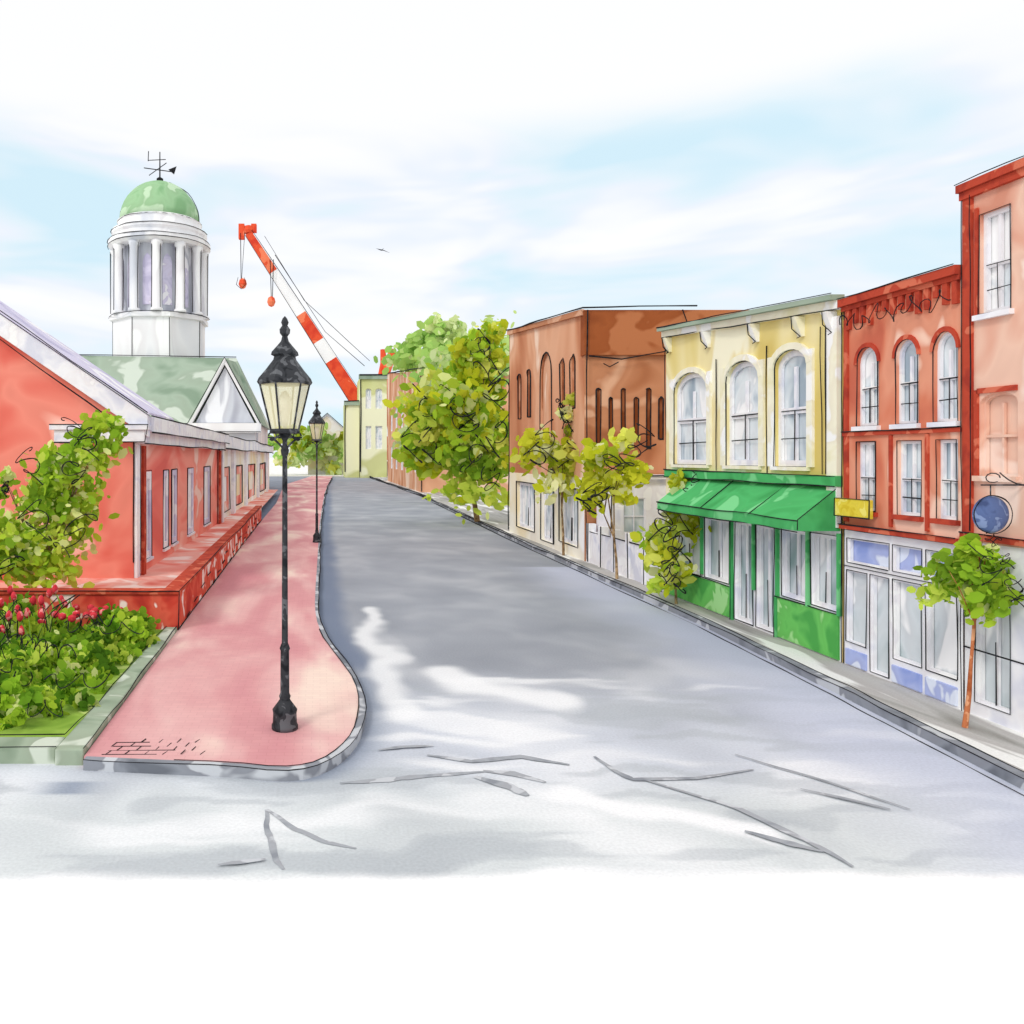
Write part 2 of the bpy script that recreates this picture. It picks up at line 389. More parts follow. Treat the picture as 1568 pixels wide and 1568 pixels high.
STR=[([(-.53,8.13),(-.52,7.8),(-.48,7.51),(-.4,7.1),(-.31,6.95)],.045),([(-.53,8.13),(-.25,7.7),(.05,7.45),(.33,7.32)],.05),
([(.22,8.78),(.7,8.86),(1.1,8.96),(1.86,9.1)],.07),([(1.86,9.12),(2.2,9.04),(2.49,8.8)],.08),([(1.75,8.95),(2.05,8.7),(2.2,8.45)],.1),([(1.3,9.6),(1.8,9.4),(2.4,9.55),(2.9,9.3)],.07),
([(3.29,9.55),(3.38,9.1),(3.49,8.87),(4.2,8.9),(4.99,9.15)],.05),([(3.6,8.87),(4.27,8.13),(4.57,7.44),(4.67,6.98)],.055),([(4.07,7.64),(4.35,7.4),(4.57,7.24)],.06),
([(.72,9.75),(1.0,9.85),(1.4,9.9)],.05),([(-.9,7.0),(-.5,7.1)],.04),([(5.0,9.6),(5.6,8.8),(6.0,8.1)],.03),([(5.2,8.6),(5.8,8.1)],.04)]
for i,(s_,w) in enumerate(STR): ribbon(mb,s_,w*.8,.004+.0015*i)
mb.obj('road_tar_seams','tar')  # skid marks and shadow strokes, the shade drawn as flat grey ribbons

def slab(mb,outline,z0,z1):
    n=len(outline); mb.add([(x,y,z0) for x,y in outline]+[(x,y,z1) for x,y in outline],
      [tuple(range(n,2*n))]+[(i,(i+1)%n,(i+1)%n+n,i+n) for i in range(n)])
def offs(K,d):
    out=[]
    for i,p in enumerate(K):
        a=K[max(i-1,0)]; b_=K[min(i+1,len(K)-1)]; t=Vector((b_[0]-a[0],b_[1]-a[1])).normalized()
        out.append((p[0]-t.y*d,p[1]+t.x*d))
    return out
def smooth(K):
    out=[K[0]]
    for a,b_ in zip(K[:-1],K[1:]):
        out.append((a[0]*.75+b_[0]*.25,a[1]*.75+b_[1]*.25)); out.append((a[0]*.25+b_[0]*.75,a[1]*.25+b_[1]*.75))
    return out+[K[-1]]
KL=smooth(KL)
KLi=offs(KL,.09)
par=empty('brick_sidewalk',(-1.5,14,0))
mb=MB(); slab(mb,KLi+[(-1.5,146),(-4.5,100),(-3.3,60),(-3.2,44),(-2.86,16),(-2.74,9.25)],-.02,.125); mb.obj('paving','pinkbrick',par)
mb=MB()
for i in range(len(KL)-1):
    a,b_=KL[i],KL[i+1]; c,d=KLi[i+1],KLi[i]
    mb.add([(*a,-.02),(*b_,-.02),(*c,-.02),(*d,-.02),(*a,.12),(*b_,.12),(*c,.131),(*d,.131)],[(4,5,6,7),(0,1,5,4),(2,3,7,6)])
mb.obj('kerb','kerb',par)
L=[[(x,y,.125) for x,y in KL[:-1]], [(x,y,.137) for x,y in KLi[3:26]]]
for r_ in range(4):
    yy=9.3+r_*.13; x=-2.55+.03*r_
    L.append([(x,yy,.129),(x+.35+random.random()*.9,yy+.01,.129)])
    for j in range(6):
        if random.random()<.7:
            xx=-2.5+j*.22+(r_%2)*.1; L.append([(xx,yy,.129),(xx+.03,yy+.12,.129)])
ink('joint_lines',L,par,wob=.9,k=.0008)

par=empty('concrete_sidewalk',(8.3,15,0))
KRi=offs(KR,-.14)
mb=MB(); slab(mb,KRi+[(16,146),(30,100),(30,2.5)],-.02,.12); mb.obj('paving','walkR',par)
mb=MB()
for i in range(len(KR)-1):
    a,b_=KR[i],KR[i+1]; c,d=KRi[i+1],KRi[i]
    mb.add([(*a,-.02),(*b_,-.02),(*c,-.02),(*d,-.02),(*a,.12),(*b_,.12),(*c,.127),(*d,.127)],[(4,5,6,7),(0,1,5,4),(2,3,7,6)])
mb.obj('kerb','kerb',par)
ink('joint_lines',[[(x,y,.125) for x,y in KR],[(x,y,.133) for x,y in KRi],[(x-.12,y,.006) for x,y in KR]],par,wob=.9,k=.0008)

# planting bed
par=empty('flower_bed',(-6,12.5,0))
mb=MB(); mb.box(-14,-3.12,9.75,15.95,-.02,.15); mb.obj('ground_cover','soil',par)
mb=MB(); mb.hexa([(-3.1,9.3,-.02),(-2.76,9.3,-.02),(-2.87,16,-.02),(-3.1,16,-.02),(-3.1,9.3,.19),(-2.76,9.3,.19),(-2.87,16,.19),(-3.1,16,.19)])
mb.box(-14,-3.103,9.35,9.73,-.02,.188); mb.obj('stone_edging','kerbgreen',par,bevel=.02)
ink('edging_lines',[[(-2.76,9.3,.2),(-2.87,16,.2)],[(-3.1,9.75,.2),(-3.1,16,.2)],[(-14,9.35,.2),(-3.1,9.35,.2)],[(-14,9.73,.2),(-3.1,9.73,.2)]],par,wob=1.5)
E=[]
rnd=random.Random(3)
for i in range(230):
    y=9.9+5.5*rnd.random()**1.2; x=rnd.uniform(-7.6,-3.35); h=.2+.05*(y-9.8)+rnd.uniform(0,.16)
    E.append((x,y,.15+h*.4,.42,.35,h*.7,90))
leaves('shrub_foliage',E,.065,PALG+[S(104,152,40),S(120,164,46),S(90,134,38)],par,seed=5)
mb=MB(); pt=MB()
for i in range(170):
    x=rnd.uniform(-9,-4.6); y=rnd.uniform(13.2,15.6); h=rnd.uniform(.6,1.05); a=rnd.uniform(-.35,.35)
    mb.poly([(x-.02,y,.2),(x+.02,y,.2),(x+a*.6,y,h*.8),(x+a,y,h)])
    if i%3==0:
        pt.lathe(x+a,y,[(.01,h-.04),(.055,h+.01),(.06,h+.07),(.035,h+.13),(.005,h+.15)],6)
for i in range(16):
    x=rnd.uniform(-4.9,-3.7); y=rnd.uniform(13.9,15.5); h=rnd.uniform(.6,.8)
    pt.lathe(x,y,[(.01,h-.03),(.075,h+.01),(.07,h+.08),(.005,h+.11)],6)
mb.obj('blades','blade',par); pt.obj('tulip_petals','petal',par,True)
sq=[]
for i in range(34):
    x=rnd.uniform(-6.8,-3.5); y=rnd.uniform(9.9,14.5); z=.5+.07*(y-10); ph=rnd.random()*9; w=rnd.uniform(.4,.9); fq=rnd.uniform(.35,.7)
    sq.append([(x+w*t/30+.05*math.sin(t*.5+ph),y-.3,z+.1*math.sin(t*fq+ph)) for t in range(31)])
for i in range(22):
    x=rnd.uniform(-6.6,-4.6); y=rnd.uniform(13.5,15); a=rnd.uniform(-.5,.6)
    sq.append([(x,y,.4),(x+a*.3,y,.8),(x+a,y,1.05)])
ink('stem_lines',sq,par,wob=.5,k=.0008)

# low brick wall and the raised brick terrace behind it
par=empty('low_brick_wall',(-3,20,0))
mb=MB(); mb.box(-12,-2.86,16.02,16.3,0,.84); mb.hexa([(-3.14,16.303,0),(-2.86,16.303,0),(-3.24,44,0),(-3.52,44,0),(-3.14,16.303,.84),(-2.86,16.303,.84),(-3.24,44,.84),(-3.52,44,.84)])
mb.obj('brick_courses','redbrick_d',par)
mb=MB(); mb.box(-12,-2.82,15.97,16.33,.843,.92); mb.hexa([(-3.18,16.333,.843),(-2.82,16.333,.843),(-3.2,44,.843),(-3.56,44,.843),(-3.18,16.333,.92),(-2.82,16.333,.92),(-3.2,44,.92),(-3.56,44,.92)])
mb.obj('coping','brickRd',par,bevel=.01)
L=[[(-12,15.96,.92),(-2.82,15.96,.92),(-3.2,44,.92)],[(-2.82,15.96,.92),(-2.85,16.0,.13)],[(-2.85,16,.14),(-3.23,44,.14)]]
for i in range(22):
    y=17+i*1.15; L.append([(-2.83-.0137*(y-16),y,.2+.12*(i%4)),(-2.83-.0137*(y-16),y+.5,.22+.12*(i%4))])
ink('joint_lines',L,par)
mb=MB(); mb.poly([(-12,16.31,.5),(-3.15,16.31,.5),(-3.5,44,.5),(-4.0,76,.5),(-12,76,.5)]); mb.obj('brick_terrace','terrace')

# ---------------------------------------------------------------- left brick hall
par=empty('brick_hall',(-8,25,0))
F=MY(20.4); G=MXn(-4.77); lines=[]
mb=MB()
fo=[(-7.0,-6.35,2.4,3.7,.35)]
wall(mb,F,-16.2,-4.77,0,4.2,fo)
mb.poly([F(-16.2,4.2,0),F(-4.77,4.2,0),F(-4.77,4.4,0),F(-10.5,8.35,0),F(-16.2,4.4,0)])
mb.poly([(-16,37.5,0),(-4.77,37.5,0),(-4.77,37.5,4.2),(-16,37.5,4.2)])
mb.obj('brick_gable_wall','redbrick',par)
so=[(21.7,22.5,.8,3.2,0),(24.2,25.0,.8,3.2,0),(25.5,26.5,.8,3.2,0),(28.6,30.0,.8,3.2,0),(32.6,34.4,.8,3.2,0)]
mb=MB(); wall(mb,G,20.4,37.5,0,4.15,so,.06); mb.obj('brick_street_wall','redbrick_s',par)
windows(F,fo,.14,par,lines=lines,sill='white')
windows(G,so,.06,par,frame='violet',glass='white',fw=.2,lines=lines,rail=False,mid=False,sill='white')
mb=MB()
def rake(xa,za,xb,zb,t,y0,y1):
    mb.hexa([(xa,y0,za-t),(xb,y0,zb-t),(xb,y1,zb-t),(xa,y1,za-t),(xa,y0,za),(xb,y0,zb),(xb,y1,zb),(xa,y1,za)])
rake(-4.35,4.66,-10.5,8.87,.55,20.1,20.398)
rake(-16.65,4.66,-10.5,8.87,.55,20.1,20.398)
mb.box(-6.7,-4.42,20.05,20.397,3.98,4.28); mb.box(-6.8,-4.32,19.98,20.396,4.283,4.42)
mb.box(-4.765,-4.5,20.403,37.5,3.95,4.25); mb.box(-4.765,-4.3,20.404,37.6,4.253,4.64)
mb.box(-4.765,-4.68,20.41,20.75,0,3.948)
mb.obj('white_cornice','white',par,bevel=.015)
mb=MB(); rake(-4.3,4.72,-10.5,8.95,.05,20.0,23.4); rake(-16.7,4.72,-10.5,8.95,.05,20.0,23.4)
mb.box(-16,-4.31,23.4,37.55,4.645,4.68)
mb.poly([(-4.9,23.3,4.63),(-16.2,23.3,4.63),(-10.5,23.3,8.8)])
mb.obj('slate_roof','violet',par)
mb=MB(); mb.box(-4.69,-4.62,20.9,21.2,.2,3.9); mb.box(-4.69,-4.62,36.9,37.4,.2,3.9); mb.obj('brick_pilasters','brickRd',par)
lines+=[[(-4.35,20.0,4.74),(-10.5,20.0,8.96)],[(-4.77,20.08,4.2),(-10.5,20.08,8.32)],[(-4.3,20.4,4.66),(-4.3,37.6,4.66)],[(-4.48,20.4,3.95),(-4.48,37.6,3.95)],[(-4.3,20.4,4.25),(-4.3,37.6,4.25)],
 [(-6.8,19.97,4.42),(-4.32,19.97,4.42),(-4.4,19.97,3.98),(-6.7,19.97,3.98)],[(-4.67,20.75,3.9),(-4.67,20.75,.9)],[(-4.7,37.5,4),(-4.7,37.5,.9)],[(-4.77,20.38,4),(-4.77,20.38,.9)]]
ink('pen_trim',lines,par)

# cream wing
par=empty('cream_hall',(-8,55,0)); G=MXn(-4.85); lines=[]
mb=MB(); so=[(39.5,42.5,.8,3.1,0),(45.5,49.5,.8,3.1,0),(53.5,59,.8,3.1,0),(64,70,.8,3.1,0)]
wall(mb,G,37.52,76,0,4.0,so,.1); mb.box(-16,-4.86,37.53,76,3.9,4.0); mb.obj('stucco_walls','cream',par)
windows(G,so,.1,par,glass='cream',frame='terrace',fw=.5,lines=lines,rail=False,mid=False)
mb=MB(); mb.box(-5.4,-4.45,37.61,76.2,4.003,4.62); mb.box(-4.848,-4.6,37.7,38.3,0,4.0)
for u in (44,51.5,61.5,72): mb.box(-4.848,-4.7,u-.5,u+.5,0,4)
mb.obj('pilasters_and_cornice','white',par)
lines+=[[(-4.44,37.6,4.64),(-4.44,76,4.64)],[(-4.44,37.6,4.0),(-4.44,76,4.0)]]
ink('pen_trim',lines,par)

# ---------------------------------------------------------------- domed state house
par=empty('state_house',(-17,88,0)); lines=[]
mb=MB(); mb.box(-28,-6.3,80.5,96,0,6.9); mb.obj('stone_walls','whitefar',par)
mb=MB()
mb.add([(-28.6,80,6.9),(-5.9,80,6.9),(-5.9,97,6.9),(-28.6,97,6.9),(-27.2,88.5,14.9),(-9.3,88.5,14.6)],[(0,1,5,4),(1,2,5),(2,3,4,5),(3,0,4)])
mb.add([(-12.8,78.4,7.0),(-9.4,78.4,13.3),(-6,78.4,7.0),(-12.8,88,7.0),(-9.4,88.5,14.2),(-6,88,7.0)],[(0,1,4,3),(1,2,5,4)])
mb.obj('copper_roof','roofg',par)
mb=MB(); mb.poly([(-12.3,78.8,7.0),(-6.5,78.8,7.0),(-9.4,78.8,12.5)]); mb.obj('pediment_gable','greyshade',par)
mb=MB()
for xa,za,xb,zb in ((-12.9,6.9,-9.4,13.35),(-5.9,6.9,-9.4,13.35)):
    mb.hexa([(xa,78.3,za-.5),(xb,78.3,zb-.6),(xb,78.78,zb-.6),(xa,78.78,za-.5),(xa,78.3,za),(xb,78.3,zb),(xb,78.78,zb),(xa,78.78,za)])
mb.box(-13,-5.8,78.2,78.79,6.0,6.95); mb.box(-28.8,-13.02,79.7,80.6,6.1,6.85)
mb.box(-12.6,-6.4,79.0,80.4,4,6.0)
mb.obj('white_cornice','whitefar',par)
lines+=[[(-28.6,79.9,6.95),(-13,79.9,6.95)],[(-27.2,88.4,15),(-9.3,88.4,14.7)],[(-13,78.1,6.9),(-9.4,78.1,13.4),(-5.8,78.1,6.9)],[(-13,78.1,6.1),(-5.8,78.1,6.1)],[(-28.6,79.9,6.95),(-27.2,88.4,15)]]
cx,cy=-19.1,95
mb=MB(); mb.lathe(cx,cy,[(5.5,13),(5.5,19.4),(5.9,19.5),(5.9,20),(4.4,20.05)],8,math.pi/8); mb.obj('octagonal_base','whitefar',par)
mb=MB(); mb.lathe(cx,cy,[(4.3,20.05),(4.3,28.3)],24); mb.obj('drum','greyshade',par,False)
mb=MB()
for i in range(12):
    a=2*math.pi*i/12+.13; x=cx+5.15*math.cos(a); y=cy+5.15*math.sin(a)
    mb.lathe(x,y,[(.7,20.06),(.7,20.4),(.55,20.5),(.5,27.4),(.65,27.7),(.65,28.1)],10)
mb.obj('columns','whitefar',par,True)
mb=MB()
for i in range(12):
    a=2*math.pi*(i+.5)/12+.13
    c_=math.cos(a); s_=math.sin(a); R=4.34; w=.55
    p=lambda t,z:(cx+R*c_-s_*t,cy+R*s_+c_*t,z)
    mb.poly([p(-w,21),p(w,21),p(w,25.8),p(w*.7,26.5),p(0,26.9),p(-w*.7,26.5),p(-w,25.8)])
mb.obj('arched_windows','violet',par)
mb=MB(); mb.lathe(cx,cy,[(5.6,28.1),(6.0,28.4),(6.0,28.9),(5.3,29.0),(5.3,29.6),(5.6,29.8),(5.6,30.2),(4.85,30.3),(4.85,31.2),(5.0,31.3),(4.7,31.5)],32); mb.obj('entablature','whitefar',par,False)
mb=MB(); mb.lathe(cx,cy,[(4.7*math.cos(t*math.pi/20),31.45+4.9*math.sin(t*math.pi/20)) for t in range(10)]+[(.3,36.35)],32); mb.obj('dome','domeg',par,True)
mb=MB(); mb.lathe(cx,cy,[(.4,36.3),(.4,36.8),(.09,37),(.06,40)],8)
mb.tube([(cx-1.9,cy,38.1),(cx+1.7,cy,37.6)],.06,.06,5); mb.tube([(cx-1.3,cy,37.2),(cx+.8,cy,38.7)],.05,.05,5); mb.tube([(cx-1.4,cy,38.9),(cx-1.35,cy,40.1)],.05,.05,4); mb.tube([(cx-1.4,cy,39.0),(cx+.7,cy,39.1)],.05,.05,4)
mb.poly([(cx+1,cy,37.9),(cx+2.0,cy,38.3),(cx+1.7,cy,37.3)]); mb.obj('weather_vane','ink',par)
def ring(r,z,a0=180,a1=360): return [(cx+r*math.cos(math.radians(a)),cy+r*math.sin(math.radians(a)),z) for a in range(a0,a1+1,12)]
lines+=[ring(4.95,31.3),ring(6.05,28.9),ring(6.05,28.4),ring(5.65,30.1),ring(5.95,20)]
lines.append([(cx-4.75*math.cos(t*math.pi/24),cy-.3,31.45+4.95*math.sin(t*math.pi/24)) for t in range(25)])
for i in range(8):
    a=2*math.pi*i/8+math.pi/8
    if math.sin(a)<.2: lines.append([(cx+5.55*math.cos(a),cy+5.55*math.sin(a),15),(cx+5.55*math.cos(a),cy+5.55*math.sin(a),19.5)])
for i in range(12):
    a=2*math.pi*i/12+.13
    if math.sin(a)<.2:
        for s_ in (-.52,.52): lines.append([(cx+5.15*math.cos(a)+s_,cy+5.15*math.sin(a)-.3,20.5),(cx+5.15*math.cos(a)+s_,cy+5.15*math.sin(a)-.3,27.9)])
ink('pen_trim',lines,par,wob=.8,k=.0006)

# ---------------------------------------------------------------- right side buildings
FX=8.85
par=empty('tall_brick_building',(12,8,0)); F=MX(FX); lines=[]
top=7.3
ops=[(10.2,10.68,5.5,6.85,0),(8.9,9.4,5.5,6.85,0),(7.6,8.1,5.5,6.85,0),(10.1,10.68,3.35,4.45,.14),(8.8,9.4,3.35,4.45,.14),(7.5,8.1,3.35,4.45,.14),
 (10.2,10.75,.3,2.1,0),(9.3,9.95,.3,2.1,0),(8.2,9.0,.3,2.1,0)]
mb=MB(); wall(mb,F,6,10.93,2.45,top,[o for o in ops if o[2]>2.5],.12)
mb.poly([(FX,10.93,0),(18,10.93,0),(18,10.93,top),(FX,10.93,top)]); mb.poly([(FX,6,0),(18,6,0),(18,6,top),(FX,6,top)]); mb.poly([(FX,6,top-.02),(18,6,top-.02),(18,10.93,top-.02),(FX,10.93,top-.02)])
mb.obj('brick_walls','brickT',par)
mb=MB(); wall(mb,F,6,10.93,0,2.45,[o for o in ops if o[2]<2.5],.12); mb.obj('white_shopfront','white',par)
windows(F,[o for o in ops if o[2]>5],.12,par,lines=lines,sill='white',fw=.06)
windows(F,[o for o in ops if 3<o[2]<5],.12,par,glass='brickT',frame='brickT',lines=None,sill='brickT')
windows(F,[o for o in ops if o[2]<2.5],.12,par,glass='glassg',lines=lines,rail=False,frame='white')
mb=MB()
mbox(mb,F,10.78,10.93,2.5,7.15,-.04,.01)
mbox(mb,F,6,10.96,7.12,7.22,-.06,.01); mbox(mb,F,6,10.97,7.223,7.33,-.1,.01)
mbox(mb,F,10.1,10.7,4.45,4.52,-.03,.01); mbox(mb,F,10.69,10.75,3.35,4.5,-.03,.01); mbox(mb,F,10.69,10.74,5.5,6.95,-.03,.01); mbox(mb,F,6,10.95,2.48,2.56,-.06,.01)
mb.obj('red_brick_trim','brickRd',par)
lines+=[[F(10.98,7.34,-.11),F(6,7.34,-.11)],[F(10.93,7.15,-.05),F(10.93,.12,-.05)],[F(10.78,7.15,-.05),F(10.78,2.6,-.05)],[F(10.95,2.57,-.07),F(6,2.57,-.07)],[F(10.93,1.0,-.01),F(9.9,1.0,-.01)]]
ink('pen_trim',lines,par)
par=empty('round_hanging_sign',(8.4,10.0,2.9))
mb=MB(); mb2=MB()
prof=[(0.001,-.07),(.12,-.06),(.2,-.035),(.235,0),(.2,.035),(.12,.06),(.001,.07)]
n=28; vv=[(8.42+r*math.cos(2*math.pi*i/n),10.0+d,2.88+r*math.sin(2*math.pi*i/n)) for r,d in prof for i in range(n)]
mb.add(vv,[(j*n+i,j*n+(i+1)%n,(j+1)*n+(i+1)%n,(j+1)*n+i) for j in range(len(prof)-1) for i in range(n)])
mb.obj('disc','bluesign',par,True)
mb2.tube([(8.85,10,3.25),(8.3,10,3.25)],.011,.009,6); mb2.tube([(8.42,10,3.25),(8.42,10,3.1)],.008,.008,5)
mb2.tube([(8.85-.32*math.sin(t*.35),10,3.25+.08*(1-math.cos(t*.7))) for t in range(0,9)],.009,.006,5)
mb2.tube([(8.45+.09*math.cos(t*.6),10,3.34+.06*math.sin(t*.6)) for t in range(10)],.008,.006,5)
mb2.obj('iron_bracket','iron',par)
ink('rim',[[(8.42+.24*math.cos(t*math.pi/14),9.96,2.88+.24*math.sin(t*math.pi/14)) for t in range(29)]],par,wob=.5)

# red brick three-storey
par=empty('red_brick_shop',(12,12.3,0)); F=MX(FX); lines=[]
u0,u1,tp=10.96,13.44,6.25
hi=[(11.05,11.48,4.1,5.38,.26),(11.78,12.24,4.1,5.38,.26),(12.62,13.12,4.1,5.38,.26)]
lo=[(11.05,11.42,2.72,3.85,0),(11.72,12.2,2.72,3.85,0),(12.68,13.12,2.72,3.85,0)]
sh=[(11.05,11.62,.5,1.72,0),(11.7,12.3,.5,1.72,0),(12.38,12.8,.16,1.72,0),(12.88,13.38,.5,1.72,0)]
tr=[(11.05,11.62,1.84,2.25,0),(11.7,12.3,1.84,2.25,0),(12.38,13.36,1.84,2.25,0)]
mb=MB(); wall(mb,F,u0,u1,2.4,tp,hi+lo,.12); mb.poly([(FX,u0,tp-.02),(18,u0,tp-.02),(18,u1,tp-.02),(FX,u1,tp-.02)])
mb.poly([(FX,u1,0),(18,u1,0),(18,u1,tp),(FX,u1,tp)]); mb.obj('brick_walls','brickR',par)
windows(F,hi,.12,par,lines=lines,sill='white',fw=.05); windows(F,lo,.12,par,lines=lines,sill='brickRd',fw=.05)
mb=MB(); wall(mb,F,u0,u1,0,2.38,sh+tr,.1); mb.obj('shopfront_frame','white',par)
windows(F,sh,.1,par,glass='glassg',lines=lines,rail=False,mid=False); windows(F,tr,.1,par,glass='blue',frame='white',lines=lines,rail=False,mid=False,fw=.03)
mb=MB()
for a,b_ in ((11.05,11.62),(11.7,12.3),(12.88,13.38)): mbox(mb,F,a,b_,.14,.4,-.03,.01)
mb.obj('blue_bulkhead','blue',par,bevel=.008)
mb=MB()
mbox(mb,F,u0,u1,2.4,2.47,-.1,.01); mbox(mb,F,u0,u1,3.95,4.01,-.04,.01)
mbox(mb,F,u0,u1,6.05,6.12,-.06,.01); mbox(mb,F,u0,u1,6.123,6.25,-.12,.01)
for i in range(14): 
    a=u0+.05+i*.172; h=.14+.2*random.random(); mbox(mb,F,a,a+.09,6.05-h,6.049,-.05,.01)
mbox(mb,F,13.32,13.42,2.52,5.9,-.03,.01); mbox(mb,F,12.3,12.36,2.52,3.94,-.03,.01); mbox(mb,F,11.56,11.62,2.52,3.94,-.03,.01)
for o in hi:
    A=arc(o,10); Bq=arc((o[0]-.05,o[1]+.05,o[2],o[3]+.07,o[4]+.07),10)
    for i in range(10):
        mb.hexa([F(*A[i],-.03),F(*A[i+1],-.03),F(*A[i+1],.0),F(*A[i],0),F(*Bq[i],-.03),F(*Bq[i+1],-.03),F(*Bq[i+1],0),F(*Bq[i],0)])
mb.obj('dark_brick_trim','brickRd',par)
lines+=[[F(u1,6.26,-.13),F(u0,6.26,-.13)],[F(u1,.12,-.01),F(u1,6.2,-.01)],[F(u1,2.48,-.11),F(u0,2.48,-.11)],[F(u1,2.39,-.02),F(u0,2.39,-.02)],[F(u1,1.78,-.02),F(u0,1.78,-.02)],[F(u1,4.02,-.05),F(u0,4.02,-.05)]]
q=[]
for i in range(90):
    t=i/89; q.append(F(u1-.1-t*(u1-u0-.2)+.06*math.sin(i*.9),5.82+.11*math.sin(i*.62)+.06*math.sin(i*.23),-.14))
lines.append(q); ink('pen_trim',lines,par)
par=empty('yellow_shop_sign',(8.6,13,2.7))
mb=MB(); mb.box(8.66,8.72,12.55,13.4,2.62,2.92); mb.obj('board','signy',par,bevel=.01)
mb=MB(); mb.box(8.721,8.86,12.7,12.74,2.7,2.74); mb.box(8.721,8.86,13.2,13.24,2.7,2.74); mb.obj('brackets','iron',par)
ink('rim',[[(8.65,12.55,2.62),(8.65,13.4,2.62),(8.65,13.4,2.92),(8.65,12.55,2.92),(8.65,12.55,2.62)]],par)

# yellow building with awning
par=empty('yellow_shop_building',(13,17,0)); F=MX(FX); lines=[]
u0,u1=13.5,20.37
up=[(14.42,15.5,3.42,5.62,.32),(16.0,17.35,3.42,5.62,.42),(18.15,19.9,3.42,5.62,.45)]
mb=MB(); wall(mb,F,u0,u1,2.35,6.3,up,.14,v1b=6.85)
mb.poly([(FX,u1,0),(18,u1,0),(18,u1,6.85),(FX,u1,6.85)]); mb.poly([(FX,u0,0),(18,u0,0),(18,u0,6.3),(FX,u0,6.3)]); mb.poly([(FX,u0,6.25),(18,u0,6.25),(18,u1,6.8),(FX,u1,6.8)])
mb.obj('stucco_walls','yellow',par)
windows(F,up,.14,par,lines=lines,fw=.12,sill='yellowtrim')
mb=MB()
for o in up:
    mbox(mb,F,o[0]-.17,o[0],3.42,5.75-.2,-.05,.01); mbox(mb,F,o[1],o[1]+.17,3.42,5.75-.2,-.05,.01)
    A=arc(o,10); Bq=arc((o[0]-.12,o[1]+.12,o[2],o[3]+.13,o[4]+.1),10)
    for i in range(10): mb.hexa([F(*A[i],-.055),F(*A[i+1],-.055),F(*A[i+1],.0),F(*A[i],0),F(*Bq[i],-.055),F(*Bq[i+1],-.055),F(*Bq[i+1],0),F(*Bq[i],0)])
mbox(mb,F,13.52,13.8,2.4,6.0,-.08,.01)
def scorn(mb,za,zb,da):
    mb.hexa([F(u0-.05,za,da),F(u1,za+.55,da),F(u1,za+.55,.01),F(u0-.05,za,.01),F(u0-.05,zb,da),F(u1,zb+.55,da),F(u1,zb+.55,.01),F(u0-.05,zb,.01)])
mb.obj('pale_trim','yellowtrim',par)
mb=MB(); scorn(mb,6.26,6.35,-.24); mb.obj('roof_cornice','roofg',par)
mb=MB(); scorn(mb,6.1,6.258,-.12)
for u in (13.7,14.6,16.1,18.1,20.1):
    z=6.08+.55*(u-u0)/(u1-u0)
    mb.hexa([F(u-.06,z-.36,-.06),F(u+.06,z-.36,-.06),F(u+.06,z-.36,0),F(u-.06,z-.36,0),F(u-.07,z,-.2),F(u+.07,z,-.2),F(u+.07,z,0),F(u-.07,z,0)])
    lines.append([F(u,z,-.22),F(u+.1,z-.2,-.14),F(u-.05,z-.36,-.08),F(u+.05,z-.38,-.08)])
mb.obj('cornice_brackets','yellowtrim',par)
lines+=[[F(u0-.1,6.36,-.25),F(u1,6.91,-.25)],[F(u0-.1,6.1,-.13),F(u1,6.65,-.13)],[F(u1,6.8,-.01),F(u1,3.2,-.01)],[F(u0,6.2,-.01),F(u0,.12,-.01)],[F(13.8,6.0,-.09),F(13.8,3.3,-.09)],[F(14.0,3.3,-.02),F(14.05,5.9,-.02)],[F(15.75,3.3,-.02),F(15.75,5.8,-.02)],[F(17.75,3.3,-.02),F(17.75,5.8,-.02)]]
sh=[(13.6,14.35,.95,2.25,0),(14.45,15.25,.95,2.25,0),(15.45,16.15,.16,2.25,0),(16.25,17.0,.16,2.25,0),(17.2,18.3,.85,2.25,0),(18.5,19.8,.85,2.25,0)]
mb=MB(); wall(mb,F,u0,u1,0,2.348,sh,.12); mb.obj('shopfront_frame','white',par)
windows(F,sh,.12,par,glass='glassg',lines=lines,rail=False,fw=.08)
mb=MB(); mbox(mb,F,13.56,15.35,.14,.9,-.04,.01); mbox(mb,F,17.15,20.3,.14,.8,-.04,.01)
mb.obj('green_bulkheads','greenl',par,bevel=.01)
mb=MB()
for u in (13.53,14.4,15.36,16.2,17.07,18.4,19.9): mbox(mb,F,u-.03,u+.03,.9,2.3,-.06,.01)
mbox(mb,F,15.37,15.43,.12,.9,-.06,.01); mbox(mb,F,17.02,17.1,.12,.9,-.06,.01)
mb.obj('green_mullions','green',par)
mb=MB()
mbox(mb,F,13.5,20.2,3.1,3.28,-.12,.01)
pr=[(0,3.09),(-.72,2.52),(-.72,2.34)]
mb.add([F(u,z,d) for u in (13.55,19.2) for d,z in pr]+[F(13.55,2.34,0),F(19.2,2.34,0)],[(0,1,4,3),(1,2,5,4),(0,1,2,6),(3,4,5,7)])
mb.obj('green_awning','green',par)
lines+=[[F(13.55,3.1,-.02),F(13.55,2.52,-.73),F(13.55,2.34,-.73)],[F(13.55,2.52,-.735),F(19.2,2.52,-.735)],[F(13.55,2.335,-.73),F(19.2,2.335,-.73)],[F(13.5,3.28,-.13),F(20.2,3.28,-.13)],[F(13.5,3.1,-.13),F(20.2,3.1,-.13)]]
for u in (15.1,17.0): lines.append([F(u,3.09,-.02),F(u,2.53,-.73)])
